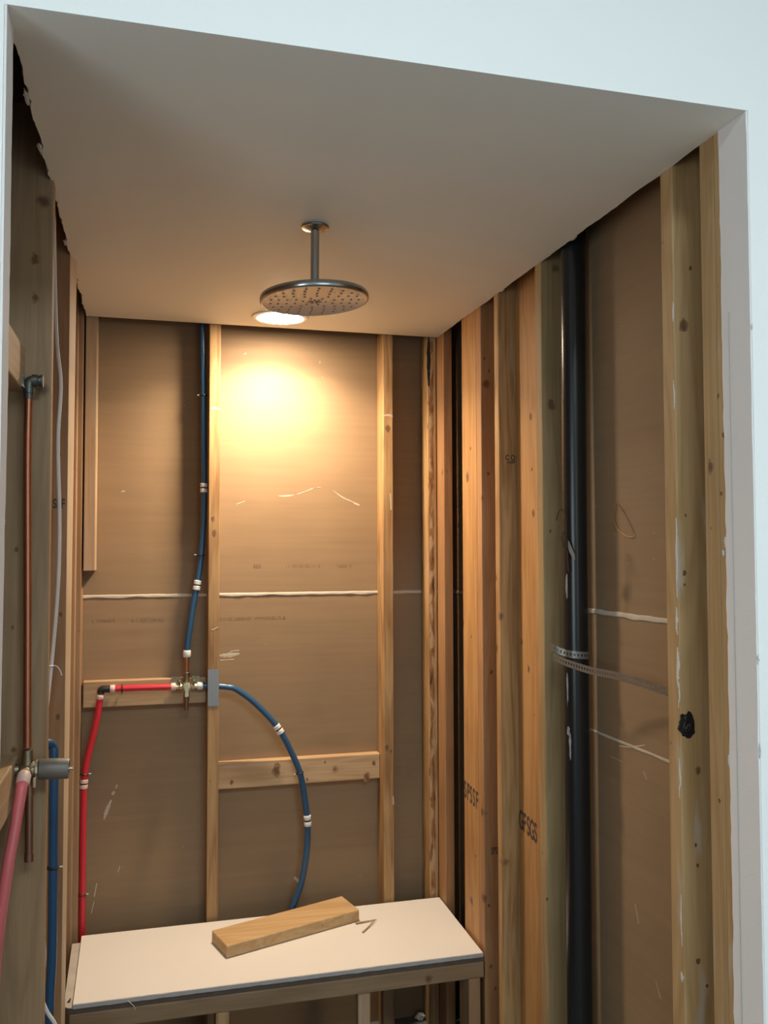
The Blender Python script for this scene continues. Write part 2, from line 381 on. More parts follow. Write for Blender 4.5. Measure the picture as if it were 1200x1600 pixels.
# pencil line and torn paper on the right return
bm = BM(); tube(bm, [(XR-.0042, 1.398, z) for z in (.3, .8, 1.2, 1.6, 2.0, 2.15)], .0009, 6); link('pencil_line', bm, 'pencil', trim_1)
def torn(name, c, sx, sy, sz, mat, parent, seed, rough=.7):
    bm = BM(); bmesh.ops.create_icosphere(bm, subdivisions=3, radius=1)
    for v in bm.verts:
        k = 1+.6*noise.noise(v.co*1.7+Vector((seed, 0, 0)))+rough*noise.noise(v.co*5+Vector((0, seed, 0)))
        v.co = Vector((v.co.x*sx*k, v.co.y*sy*k, v.co.z*sz*k)) + Vector(c)
    return link(name, bm, mat, parent)
for k, (z, y, s) in enumerate(((1.526, YF, .010), (1.366, YF, .013), (2.11, YF, .006), (1.73, 1.424, .010), (1.33, 1.424, .012), (1.71, 1.43, .006))):
    torn('torn_paper', (XR-.002, y, z), .0016, .0028, s*.8, 'gypsum', trim_1, k)
for k, (z, y, s) in enumerate(((2.00, 1.402, .010), (1.98, 1.402, .007), (1.76, 1.393, .005), (1.62, 1.386, .006), (1.40, 1.376, .012), (1.36, 1.372, .010), (2.13, 1.402, .006))):
    torn('torn_paper', (XL+.002, y, z), .0016, .0028, s*.8, 'gypsum', trim_2, k+20)

# soffit over the alcove
bm = BM(); n = 150; prev = None
for i in range(n+1):
    y = YF+.0042 + (D-.001-YF-.0163)*i/n
    xl = XL + (jag(y, 21, .008, 11) if y > 1.405 else -.0002)
    xr = XR + (jag(y, 33, .0045, 9) if y > 1.44 else .0002)
    e = .003 if y > 1.44 else 0
    ring = [bm.verts.new(p) for p in ((xl, y, H), (xr, y, H), (xr+e, y, H+.013), (xl-e, y, H+.013))]
    if prev:
        for k in range(4): bm.faces.new((prev[k], prev[(k+1)%4], ring[(k+1)%4], ring[k]))
    else: bm.faces.new(ring)
    prev = ring
bm.faces.new(prev[::-1])
ceiling = structure(link('ceiling', bm, 'soffit'))
for k, (x, y, sx, sy) in enumerate(((1.035, 2.775, .006, .03), (1.033, 2.73, .005, .012), (1.034, 2.49, .004, .02), (1.034, 2.02, .004, .02), (-.209, 2.374, .006, .025), (-.207, 2.71, .005, .02), (-.209, 1.826, .006, .03), (-.209, 1.62, .005, .03), (-.207, 2.95, .004, .012))):
    torn('torn_paper', (x, y, H+.002), sx*.7, sy*.7, .0022, 'gypsum', ceiling, k+40)

# plasterboard behind the framing, brown paper side towards us, in sheets with a plastered joint
ZJ = 1.557
bm = BM(); box(bm, PXL-.013, PXR+.013, PYB, PYB+.013, 0, 3.6); wall_back = structure(link('wall_back', bm, 'paper_x'))
bm = BM(); box(bm, PXR, PXR+.013, YF+.017, PYB-.001, 0, 3.6); wall_right = structure(link('wall_right', bm, 'paper_y'))
bm = BM(); box(bm, PXL-.013, PXL, YF+.017, PYB-.001, 0, 3.6); wall_left = structure(link('wall_left', bm, 'paper_y'))
def ridge(parent, axis, fixed, a, b, z0, z1, h, seed, mat='joint', name='joint_ridge', t=.003):
    """squeezed-out plaster along a board joint"""
    bm = BM(); n = max(10, int(abs(b-a)*130)); prev = None
    for i in range(n+1):
        s = a+(b-a)*i/n; z = z0+(z1-z0)*i/n
        up = h*.5*(1+.25*noise.noise((s*22, seed, 0))); dn = h*.5*(1+.7*max(-.7, noise.noise((s*15, seed, 3)))) 
        tt = t*(1+.5*noise.noise((s*30, seed, 7)))
        def q(d, zz): return (s, fixed-d, zz) if axis == 'x' else (fixed-d, s, zz)
        ring = [bm.verts.new(p) for p in (q(-.0004, z-dn), q(tt*.7, z-dn*.8), q(tt, z), q(tt*.6, z+up*.8), q(-.0004, z+up))]
        if prev:
            for k in range(4): bm.faces.new((prev[k], prev[k+1], ring[k+1], ring[k]))
        prev = ring
    return link(name, bm, mat, parent, smooth=True)
ridge(wall_back, 'x', PYB, PXL+.05, PXR, ZJ, ZJ, .0115, 1)
ridge(wall_right, 'y', PXR, 1.50, 2.21, ZJ-.001, ZJ-.001, .013, 2)
ridge(wall_right, 'y', PXR, 2.26, PYB-.01, ZJ-.001, ZJ, .011, 3)
ridge(wall_right, 'y', PXR, 1.64, 2.2, 1.247, 1.247, .007, 4, 'scuff', 'paper_tear', .0015)
# scuffs and smears on the boards
def scuff(parent, axis, fixed, pts, w, mat='scuff', name='scuff_mark'):
    bm = BM(); P = smoothpath(pts, 6); L = len(P)-1; prev = None
    for i, (s, z) in enumerate([(p.x, p.y) for p in P]):
        d = (P[min(i+1, L)]-P[max(i-1, 0)]).normalized(); nx, nz = -d.y, d.x
        ww = w*.5*(.35+.65*math.sin(PI*min(1, max(0, (i+.4)/(L+.8)))))*(1+.5*noise.noise((i*.9, s*40, 1)))
        def q(dd, ss, zz): return (ss, fixed-dd, zz) if axis == 'x' else (fixed-dd, ss, zz)
        ring = [bm.verts.new(q(-.0003, s-nx*ww, z-nz*ww)), bm.verts.new(q(.0007, s, z)), bm.verts.new(q(-.0003, s+nx*ww, z+nz*ww))]
        if prev:
            for k in range(2): bm.faces.new((prev[k], prev[k+1], ring[k+1], ring[k]))
        prev = ring
    return link(name, bm, mat, parent, smooth=True)
def V2(*p): return [Vector((a, b, 0)) for a, b in p]
for pts, w in ((V2((.457,1.910),(.485,1.911),(.513,1.914)), .008), (V2((.525,1.918),(.56,1.929)), .006), (V2((.560,1.930),(.582,1.939)), .007), (V2((.598,1.944),(.612,1.943)), .003),
               (V2((.658,1.932),(.68,1.917),(.704,1.903),(.730,1.892),(.755,1.881)), .006), (V2((.735,1.889),(.757,1.880)), .011), (V2((.306,1.879),(.336,1.890)), .005),
               (V2((.248,1.342),(.28,1.343),(.318,1.347)), .022), (V2((.285,1.355),(.318,1.358)), .008), (V2((.25,1.325),(.30,1.327)), .004),
               (V2((-.137,.800),(-.128,.83),(-.114,.865)), .017), (V2((-.111,.882),(-.104,.893)), .014), (V2((-.100,.903),(-.094,.915)), .008),
               (V2((-.166,.545),(-.158,.59)), .006), (V2((-.175,.49),(-.166,.53)), .006), (V2((-.09,.62),(-.083,.64)), .007), (V2((-.09,1.919),(-.078,1.921)), .010),
               (V2((.331,2.421),(.338,2.427)), .006), (V2((.608,2.402),(.609,2.412)), .004), (V2((.515,.545),(.545,.515)), .02)):
    scuff(wall_back, 'x', PYB, pts, w)
scuff(wall_right, 'y', PXR, V2((1.98,1.235),(1.93,1.243),(1.86,1.262)), .006)
scuff(wall_right, 'y', PXR, V2((1.915,.88),(1.90,.84)), .012, 'smear')
scuff(wall_right, 'y', PXR, V2((1.87,1.20),(1.855,1.185)), .012, 'smear')
scuff(wall_right, 'y', PXR, V2((1.96,1.48),(1.958,1.44)), .004, 'smear')
scuff(wall_right, 'y', PXR, V2((1.83,.74),(1.81,.71)), .012, 'smear')
scuff(wall_right, 'y', PXR, V2((2.02,1.20),(1.96,1.20)), .006, 'smear')
# faint print on the board paper
for body, x, z, s in (('SEE', .38, 1.656, .018), ('11 00 50 00 11 0', .545, 1.656, .017), ('NA5 V', .70, 1.655, .018), ('4 1 037/08:45', .00, 1.472, .018), ('1 71WWT', -.145, 1.473, .016), ('0 0 05 LEFGND  VMMONZUFLB', .365, 1.470, .0155)):
    text('printed_text', body, s, face_y(x, PYB-.0001, z), 'print', wall_back, sx=1.1)

# ------------------------------------------------------------------ back wall framing
G_B = 'studs along the back wall'
YB = PYB-.001
nothing = None
bm = BM(); box(bm, .202, .240, D, YB, 0, TOP); bevel(bm, .002)
stud_a = tag(link('wall_stud', bm, 'pine'), 'back wall stud with grey steel nail plate, beside the blue pipe and brass valve', 'stud', G_B)
stud_b = lumber('wall_stud', .825, .863, D, YB, 0, TOP, 'pine', 'back wall stud standing free at the right end of the knotty cross block', group=G_B)
stud_c = lumber('wall_stud', .995, 1.030, D, YB, 0, TOP, 'pine', 'back wall corner stud with dark bark streaks down its face', group=G_B)
bm = BM(); prev = None; n = 150
for i in range(n+1):
    z = .3+2.19*i/n
    cx = 1.009+.004*noise.noise((z*5, 4, 0)); w = .0115+.004*noise.noise((z*14, 8, 0))+.003*noise.noise((z*45, 2, 0))
    w = max(.0012, w)
    ring = [bm.verts.new(p) for p in ((cx-w, D+.0006, z), (cx-w*.5, D-.0008, z), (cx+w*.5, D-.0008, z), (cx+w, D+.0006, z))]
    if prev:
        for k in range(3): bm.faces.new((prev[k], prev[k+1], ring[k+1], ring[k]))
    prev = ring
o = link('bark_streak', bm, 'bark', stud_c, smooth=True); o['label'] = 'dark brown bark streak'
bm = BM(); prev = None
for i in range(41):
    z = 2.32+.19*i/40; w = .007*math.sin(PI*min(1, .12+i/40*.8))*(1+.5*noise.noise((z*60, 9, 0))); cx = 1.000+.002*noise.noise((z*30, 1, 0))
    ring = [bm.verts.new(p) for p in ((cx-w, D-.0009, z), (cx, D-.0018, z), (cx+w, D-.0009, z))]
    if prev:
        for k in range(2): bm.faces.new((prev[k], prev[k+1], ring[k+1], ring[k]))
    prev = ring
link('tar_blot', bm, 'black', stud_c, smooth=True)['label'] = 'black blot'
lumber('wall_stud', -.246, -.2125, D, YB, 0, TOP, 'pine_brown', 'narrow corner stud at the left end of the back wall, behind the red pipe', group=G_B)
hang_ = lumber('hanging_board', -.2075, -.1695, D, YB, 1.647, TOP, 'pine_pale', 'short board hanging in the left back corner, cut off above the plaster joint', 'board')
lumber('cross_block', -.207, .2008, 3.1705, YB, 1.186, 1.274, 'pine_x', 'pale cross block behind the brass valve and the red pipe elbow', 'blocking', 'cross blocks between the back studs')
block_b = lumber('cross_block', .2412, .8238, 3.1705, YB, .884, .974, 'pine_x', 'knotty cross block with the blue curved pipe clipped across it', 'blocking', 'cross blocks between the back studs')
bm = BM()
box(bm, .2025, .2395, D-.0018, D-.0004, 1.183, 1.305)
for k in range(8):
    x = .2030+.0045*k
    v = [bm.verts.new(p) for p in ((x, D-.0011, 1.184), (x+.004, D-.0011, 1.184), (x+.002, D-.0011, 1.177))]; bm.faces.new(v)
    v = [bm.verts.new(p) for p in ((x, D-.0011, 1.304), (x+.004, D-.0011, 1.304), (x+.002, D-.0011, 1.309))]; bm.faces.new(v)
tag(link('nail_plate', bm, 'steel'), 'grey steel nail plate on the back wall stud between valve and blue pipe', 'nail plate')

for st_, pts, w in ((stud_a, V2((.206,2.205),(.22,2.208),(.238,2.203)), .014), (stud_b, V2((.828,2.203),(.846,2.206),(.862,2.202)), .012), (stud_b, V2((.852,1.92),(.855,1.86)), .010), (stud_b, V2((.858,.83),(.860,.80)), .008), (stud_a, V2((.215,1.44),(.236,1.45)), .006)):
    scuff(st_, 'x', D, pts, w)

# ------------------------------------------------------------------ right wall framing
G_R = 'studs along the right wall'
PR = PXR-.001
stud_n = lumber('wall_stud', XR, PR, 1.4025, 1.4425, 0, TOP, 'pine_dust', 'nearest right wall stud, half covered by the torn white plaster edge', group=G_R)
stud_m = lumber('wall_stud', XR, PR, 1.4435, 1.487, 0, TOP, 'pine_dust', 'second right wall stud, doubled against the one at the torn plaster edge', group=G_R)
stud_k = lumber('wall_stud', XR, PR, 1.581, 1.624, 0, TOP, 'pine_dust', 'right wall stud with a black hole and white plaster smears', group=G_R)
stud_r = lumber('wall_stud', XR, PR, 2.209, 2.249, 0, TOP, 'pine_grey', 'greenish weathered right wall stud directly behind the black pipe', group=G_R)
stud_5 = lumber('wall_stud', XR, PR, 2.518, 2.552, 0, TOP, 'pine', 'brown right wall stud with a square ink stamp at eye height', group=G_R)
stud_6 = lumber('wall_stud', XR, PR, 2.665, 2.7095, 0, TOP, 'pine_red', 'brown right wall stud with small ink stamp low down, right of the knotty yellow plank', group=G_R)
plank_o = lumber('flat_plank', 1.085, PR, 2.352, 2.5165, 0, TOP, 'pine_warm', 'orange recessed plank left of the weathered stud, with slanted ink stamp', 'plank')
plank_y = lumber('flat_plank', XR, XR+.038, 2.7105, 2.846, 0, TOP, 'pine_warm', 'bright yellow knotty plank right of the black gap, with slanted ink stamp', 'plank')
lumber('flat_plank', XR, XR+.034, 3.041, 3.118, 0, TOP, 'pine_red', 'reddish flat board in the back right corner left of the black gap', 'plank')
# the black hole with pipe stub in the stud
hole = torn('knot_hole', (1.043, 1.580, 1.366), .0165, .003, .023, 'black', stud_k, 61, .25); hole['label'] = 'ragged black hole'
torn('hole_lining', (1.046, 1.577, 1.360), .008, .003, .009, 'abs', hole, 66, .3)
for k, (z0, z1, y, w) in enumerate(((2.06, 2.00, 1.585, .006), (1.78, 1.62, 1.584, .006), (1.60, 1.545, 1.587, .010), (1.52, 1.44, 1.586, .012), (1.45, 1.40, 1.583, .005), (1.30, 1.22, 1.586, .007), (1.03, .93, 1.588, .007), (2.22, 2.18, 1.583, .006), (.88, .86, 1.590, .012))):
    scuff(stud_k, 'y', XR, V2(*[(y+.004*noise.noise((q*3.1, k, 2)), z0+(z1-z0)*q/5) for q in range(6)]), w, 'gypsum', 'plaster_smear')
# grade stamps
text('ink_stamp', 'C Q1', .021, face_y(1.071, 2.5179, 1.995), 'ink', stud_5, sx=.85, bold=.0007)
text('ink_stamp', 'S-DRY', .009, face_y(1.071, 2.5179, 1.981), 'ink', stud_5, .0003, 1.1, bold=.0005)
text('ink_stamp', '- -', .014, face_y(1.069, 2.5179, 2.007), 'ink', stud_5)
text('ink_stamp', 'SPSS', .03, face_y(1.067, 2.6649, .765), 'ink', stud_6, sx=.5, bold=.0008)
def slant(parent, x, y0, y1, z, size, chars):
    n = len(chars)
    for i, c in enumerate(chars):
        y = y0+(y1-y0)*(i+.5)/n
        text('ink_stamp', c, size, face_x(x-.0001, y, z-.002*i), 'ink', parent, sx=.60, bold=.0018)
slant(plank_y, XR, 2.846, 2.712, .914, .078, 'SFSSF')
slant(plank_o, 1.085, 2.512, 2.385, .906, .078, 'GFSGS')

# knots that show on particular faces
M['knot'] = plain('knot', (.15, .078, .036), .7, 0, 0, 0, .4, 160); M['knothalo'] = plain('knot_halo', (.27, .16, .078), .7, 0, 0, 0, .25, 90)
def knot(parent, axis, fixed, s, z, r, halo=0, el=1.5):
    r *= .74
    def disc(rr, d, mat, par, sd):
        bm = BM(); c = []
        for k in range(18):
            a = 2*PI*k/18; q = rr*(1+.55*noise.noise((math.cos(a)*1.3, math.sin(a)*1.3, sd))+.2*noise.noise((math.cos(a)*4, math.sin(a)*4, sd)))
            c.append((q*math.cos(a), q*math.sin(a)*el))
        P = lambda u_, v_, dd: (s+u_, fixed-dd, z+v_) if axis == 'x' else (fixed-dd, s+u_, z+v_)
        lo = [bm.verts.new(P(u_, v_, -.0003)) for u_, v_ in c]; hi = [bm.verts.new(P(u_*.92, v_*.92, d)) for u_, v_ in c]
        bm.faces.new(hi)
        for k in range(18): bm.faces.new((lo[k], lo[(k+1)%18], hi[(k+1)%18], hi[k]))
        return link('knot', bm, mat, par)
    if halo: parent = disc(r*halo, .0003, 'knothalo', parent, s*31+z*7)
    disc(r, .0006, 'knot', parent, s*17+z*13)
for p_, ax_, fx_, L_ in (
    (block_b, 'x', 3.1705, ((.4456, .937, .013, 1.9), (.2891, .907, .006, 1.5), (.7737, .891, .010, 1.7), (.5554, .899, .005), (.62, .955, .004), (.80, .94, .007, 1.5))),
    (stud_b, 'x', D, ((.8373, 1.005, .008, 1.5), (.8429, 2.158, .011), (.852, .99, .005))),
    (stud_a, 'x', D, ((.2171, 1.825, .006, 1.6), (.222, 1.775, .009, 1.4))),
    (plank_y, 'y', XR, ((2.795, 1.957, .013, 1.5), (2.763, 2.05, .006), (2.768, 1.43, .005), (2.74, .727, .005))),
    (plank_o, 'y', 1.085, ((2.405, 2.106, .009, 1.5), (2.393, 1.82, .009, 1.5), (2.484, 1.44, .007, 1.5), (2.435, 1.365, .008, 1.4), (2.40, 1.95, .005))),
    (stud_k, 'x', 1.581, ((1.0707, 2.292, .005), (1.052, 2.172, .010, 1.5), (1.046, 1.669, .0055), (1.045, 1.645, .003), (1.069, 1.274, .006, 1.4), (1.0604, 1.128, .004), (1.064, 1.0875, .004), (1.0618, .90, .007), (1.0812, .85, .004), (1.050, 1.785, .003))),
    (stud_6, 'x', 2.665, ((1.043, 2.33, .005), (1.058, 2.29, .005), (1.0532, 1.9586, .006), (1.059, 1.3265, .007), (1.0447, .598, .006), (1.0497, .41, .006), (1.064, .34, .005))),
    (stud_r, 'x', 2.209, ((1.058, 2.108, .012, 1.5), (1.0508, 1.765, .004), (1.031, .79, .004))),
    (stud_n, 'y', XR, ((1.4397, 2.004, .004), (1.4265, 1.928, .005), (1.436, 1.82, .004))),
    (stud_m, 'y', XR, ((1.467, 1.872, .009, 1.5), (1.458, 1.25, .004))),
    ):
    for a_ in L_: knot(p_, ax_, fx_, *a_)

# ------------------------------------------------------------------ left wall framing
G_L = 'studs along the left wall'
PLX = PXL+.001
stud_w = lumber('wall_stud', PLX, -.1985, 1.97, 2.008, 0, TOP, 'pine_dull', 'wide near left wall stud behind the copper riser and shower valve', group=G_L)
bm = BM()
hexa(bm, ((PLX, 2.47, 0), (-.206, 2.47, 0), (-.2015, 2.508, 0), (PLX, 2.508, 0), (PLX, 2.47, TOP), (-.206, 2.47, TOP), (-.1915, 2.508, TOP), (PLX, 2.508, TOP)))
bevel(bm, .002); stud_l = tag(link('wall_stud', bm, 'pine_red'), 'twisted left wall stud with a bright inner edge, beyond the white cable', 'stud', G_L)
bm = BM(); hexa(bm, ((-.2058, 2.4695, .02), (-.2052, 2.4695, .02), (-.2009, 2.507, .02), (-.2015, 2.507, .02), (-.2058, 2.4695, TOP-.01), (-.2052, 2.4695, TOP-.01), (-.1909, 2.507, TOP-.01), (-.1915, 2.507, TOP-.01)))
link('lit_edge', bm, 'sawn', stud_l)['label'] = 'thin pale plate, lamplight painted on the inner edge'  # thin plate over the inner face, pale to paint in its lamplight
for x_, z_, r_ in ((-.2333, 2.328, .009), (-.2323, 2.246, .007), (-.261, 1.31, .006), (-.267, 1.56, .004), (-.262, 1.72, .005)): knot(stud_w, 'x', 1.97, x_, z_, r_, 1.5)
for x_, z_, r_ in ((-.2278, 1.969, .008), (-.222, 1.285, .008), (-.219, 1.55, .006)): knot(stud_l, 'x', 2.47, x_, z_, r_)
text('ink_stamp', 'SPF', .034, face_y(-.2265, 2.4699, 1.838), 'ink', stud_l, sx=.62, bold=.0012)
lumber('wall_stud', PLX, -.228, 3.078, 3.118, 0, TOP, 'pine_brown', 'farthest left wall stud, tucked in the back left corner', group=G_L)
lumber('side_block', PLX, -.250, 1.3995, 1.969, 2.048, 2.137, 'pine_y', 'upper short block beside the near left stud, above the copper riser', 'blocking', 'short blocks on the left wall')
lumber('side_block', PLX, -.252, 1.3995, 1.969, 1.212, 1.300, 'pine_y', 'lower short block behind the red hose and shower valve', 'blocking', 'short blocks on the left wall')

# ------------------------------------------------------------------ bench
bench = tag(empty('shower_bench', (.41, 2.88, 0)), 'white topped built-in bench on a rough timber frame', 'bench')
bm = BM(); hexa(bm, [(x, y, z) for z in (.4495, .462) for x, y in ((-.190, 2.652), (1.018, 2.652), (1.026, 3.105), (-.198, 3.105))])
top = link('top_board', bm, 'board', bench)
bm = BM(); n = 90; prev = None
for i in range(n+1):
    x = -.1905+1.209*i/n; d = .0012*noise.noise((x*30, 1, 0))
    ring = [bm.verts.new(p) for p in ((x, 2.6516, .4615), (x, 2.6495+d, .461+d), (x, 2.6495-d, .4495-d), (x, 2.6516, .4494))]
    if prev:
        for k in range(3): bm.faces.new((prev[k], prev[k+1], ring[k+1], ring[k]))
    prev = ring
link('board_edge', bm, 'boardedge', top)
# under layer: a slab with a rounded front left corner, whose left margin shows
bm = BM(); pts = [(-.226, 3.082), (-.217, 2.70)]
for k in range(7): a = PI+PI/2*k/6; pts.append((-.189+.028*math.cos(a), 2.683+.028*math.sin(a)))
pts += [(1.024, 2.655), (1.024, 3.082)]
lo = [bm.verts.new((x, y, .434)) for x, y in pts]; hi = [bm.verts.new((x, y, .4488)) for x, y in pts]
bm.faces.new(lo); bm.faces.new(hi[::-1])
for k in range(len(pts)): k2 = (k+1) % len(pts); bm.faces.new((lo[k], lo[k2], hi[k2], hi[k]))
under = link('under_panel', bm, 'ply', bench)
bm = BM(); pts2 = [(-.2255, 3.081), (-.2165, 2.70)]
for k in range(7): a = PI+PI/2*k/6; pts2.append((-.189+.0272*math.cos(a), 2.683+.0272*math.sin(a)))
pts2 += [(-.1906, 2.6558), (-.1985, 3.081)]
lo = [bm.verts.new((x, y, .4489)) for x, y in pts2]; hi = [bm.verts.new((x, y, .4500)) for x, y in pts2]
bm.faces.new(lo); bm.faces.new(hi[::-1])
for k in range(len(pts2)): k2 = (k+1) % len(pts2); bm.faces.new((lo[k], lo[k2], hi[k2], hi[k]))
link('margin_strip', bm, 'strip', under)
bm = BM(); tube(bm, [(-.205, 2.690, .4503), (-.201, 2.712, .4503)], lambda t: .004*(1-.6*t), 10, False); link('slot_hole', bm, 'black', under)
bm = BM(); box(bm, -.200, 1.022, 2.652, 2.690, .385, .4335); bevel(bm, .003); link('front_rail', bm, 'pine_rail', bench)
bm = BM(); box(bm, -.200, 1.022, 3.04, 3.078, .385, .4335); bevel(bm, .003); link('rear_rail', bm, 'pine_rail', bench)
for x in (-.200, .985):
    bm = BM(); box(bm, x, x+.037, 2.691, 3.039, .385, .4335); bevel(bm, .003); link('side_rail', bm, 'pine_y', bench)
for x, y0, mt in ((-.196, 2.656, 'pine_brown'), (.200, 2.654, 'pine'), (.972, 2.652, 'pine_brown')):
    bm = BM(); box(bm, x, x+.038, y0, y0+.089, 0, .3845); bevel(bm, .003); link('leg', bm, mt, bench)
bm = BM(); box(bm, .622, .660, 2.662, 2.70, 0, .3845); bevel(bm, .003)
o = link('leg', bm, 'pine_pale', bench); o['label'] = 'paler splintered middle leg'
for x in (.2, .8):
    bm = BM(); box(bm, x, x+.038, 3.04, 3.077, 0, .3845); bevel(bm, .003); link('leg', bm, 'pine_brown', bench)

# offcut on the bench
bm = BM(); T = [(.207, 2.944), (.244, 2.816), (.701, 2.979), (.669, 3.112)]
hexa(bm, [(x, y, .4632) for x, y in T] + [(x, y, .501) for x, y in T]); bevel(bm, .004, 2)
o = tag(link('wood_offcut', bm, 'offcut'), 'sawn timber offcut lying askew on the white bench top', 'offcut')
for nm, pts, lb in (('wood_splinter', ((.683, 2.957, .4655), (.72, 2.963, .4655), (.757, 2.966, .467)), 'longer thin splinter on the bench pointing right from the offcut'),
                    ('wood_splinter', ((.690, 2.885, .4645), (.715, 2.915, .466), (.748, 2.955, .4705)), 'thin splinter crossing under the other, slanting towards the bench front')):
    bm = BM(); tube(bm, pts, lambda t: .0032*(1-.45*t), 6); tag(link(nm, bm, 'pine_brown'), lb, 'splinter', 'splinters on the bench')
bm = BM(); tube(bm, ((-.045, 2.648, .4565), (-.040, 2.6455, .452), (-.028, 2.643, .441), (-.024, 2.6425, .431)), .0007, 6)
tag(link('paper_strand', bm, 'gypsum'), 'thin pale strand hanging from the bench front edge near its left end', 'strand')
for (x, y, s, lb) in ((.975, 3.215-.04, .02, 'pale plaster crumb on the floor in the right corner under the bench'), (.745, 3.10, .017, 'pale pointed chip on the floor left of the middle bench leg'), (.80, 3.00, .02, 'woody chip on the floor right of the middle bench leg')):
    o = torn('plaster_crumb', (x, y, s*.7), s*.7, s*.5, s*.6, 'gypsum' if 'plaster' in lb or 'pointed' in lb else 'pine_pale', None, x*50)
    tag(o, lb, 'debris')

# ------------------------------------------------------------------ pipes
R = .0079          # copper
RP = .0107         # plastic pipe
def ring_pair(parent, a, b, mat='ring'):
    """coupling: two expansion rings with a dark gap, between points a and b of a pipe"""
    a, b = Vector(a), Vector(b); d = b-a
    bm = BM(); tube(bm, (a, b), .0114, 14, False); c = link('coupling', bm, 'black', parent, smooth=True)
    for t0, t1 in ((0, .43), (.57, 1)):
        bm = BM(); p, q = a+d*t0, a+d*t1; e = (q-p)*.12
        tube(bm, (p, p+e, q-e, q), lambda t: .0118 if t in (0, 1) else .0134, 16, False); link('ring', bm, mat, c, smooth=True)
    return c
def clip(x, y, z, ax, side, label, group='pipe clips', mat='black', bright='strap'):
    """half-ring pipe clip with a nail head"""
    e = empty('pipe_clip', (x, y, z)); tag(e, label, 'clip', group)
    bm = BM(); ax = Vector(ax).normalized(); side = Vector(side).normalized(); f = ax.cross(side).normalized()
    c = Vector((x, y, z)); pts = [c+.0124*(math.cos(a)*side+math.sin(a)*f) for a in [PI*2*k/20 for k in range(20)]]
    tube(bm, pts+[pts[0]], .0025, 8, False); link('strap', bm, mat, e)
    bm = BM(); tube(bm, (c+side*.0135, c+side*.0215), .0026, 8, False); link('nail', bm, bright, e)
    return e

# upper blue run from valve up through the ceiling
pu = tag(empty('blue_pipe', (.133, 3.15, 1.31)), 'upright blue water pipe from the brass valve up to the ceiling', 'pipe', 'blue water pipes')
up = [(.133,3.15,1.345),(.134,3.15,1.385),(.139,3.15,1.428),(.151,3.15,1.516),(.163,3.15,1.585),(.176,3.15,1.670),(.1855,3.15,1.803),(.1875,3.15,1.937),(.186,3.15,2.071),(.184,3.15,2.251),(.181,3.15,2.386),(.176,3.15,2.62)]
bm = BM(); tube(bm, up, RP); link('pipe_length', bm, 'blue', pu, smooth=True)
ring_pair(pu, (.1872,3.15,1.916), (.1872,3.15,1.948)); ring_pair(pu, (.1632,3.15,1.578), (.1690,3.15,1.611))
bm = BM(); tube(bm, ((.133,3.15,1.348),(.133,3.15,1.352),(.133,3.15,1.368),(.133,3.15,1.372)), lambda t: .0118 if t in (0,1) else .0134, 16, False); link('ring', bm, 'ring', pu, smooth=True)
clip(.1842, 3.15, 2.256, (0,0,1), (-1,0,0), 'dark clip on the upright blue pipe, upper one below the ceiling')
clip(.1775, 3.15, 1.699, (.09,0,1), (-1,0,0), 'dark clip on the upright blue pipe, just above its lower coupling')

# valve on the back wall
VX, VY, VZ = .132, 3.145, 1.249
va = tag(empty('brass_valve', (VX, VY, VZ)), 'brass mixing valve on the pale cross block of the back wall', 'valve')
bm = BM(); lathe(bm, ((0,-.020),(.014,-.020),(.017,-.012),(.017,.012),(.013,.020),(0,.020)), (VX, VY-.004, VZ), (0,1,0), 20); bevel(bm, .0008, 1)
body = link('valve_body', bm, 'brass', va, smooth=True)
bm = BM()
for sx in (-1, 1):
    tube(bm, ((VX, VY-.02, VZ+.016), (VX+sx*.010, VY-.018, VZ+.004), (VX+sx*.021, VY-.014, VZ-.004)), .0042, 8)
box(bm, VX-.006, VX+.006, VY-.026, VY-.016, VZ-.032, VZ+.014)
link('front_lugs', bm, 'brass', body)
for sx in (-1, 1):
    bm = BM(); tube(bm, ((VX+sx*.014, VY, VZ), (VX+sx*.036, VY, VZ)), .0085, 14, False); lathe(bm, ((.0085,.0),(.012,.001),(.012,.008),(.0085,.009)), (VX+sx*.018, VY, VZ), (sx,0,0), 6)
    link('inlet', bm, 'brass', body)
    bm = BM(); lathe(bm, ((0,0),(.006,0),(.007,.006),(.006,.010),(0,.011)), (VX+sx*.024, VY-.004, VZ+.019), (0,-1,0), 12); link('stop_screw', bm, 'brassdark', body)
bm = BM(); tube(bm, ((VX, VY, VZ+.014), (VX, VY, VZ+.046)), .0105, 16, False); lathe(bm, ((.0105,0),(.0125,.001),(.0125,.006),(.0105,.007)), (VX, VY, VZ+.042), (0,0,1), 16); link('upper_outlet', bm, 'brassdark', va, smooth=True)
bm = BM(); tube(bm, ((VX, VY, VZ+.048), (VX, VY, VZ+.098)), .0074, 14, False); link('copper_stub', bm, 'copper', va, smooth=True)
bm = BM(); tube(bm, ((VX, VY, VZ-.014), (VX, VY, VZ-.05)), .0095, 14, False); tube(bm, ((VX, VY, VZ-.05), (VX, VY, VZ-.082)), .007, 14, False); link('lower_outlet', bm, 'copperdark', va, smooth=True)
for x0, x1 in ((-.05, -.022), (.018, .044)):
    bm = BM(); box(bm, VX+x0, VX+x1, VY+.004, VY+.012, VZ+.011, VZ+.034); link('mounting_ear', bm, 'brassdark', va)

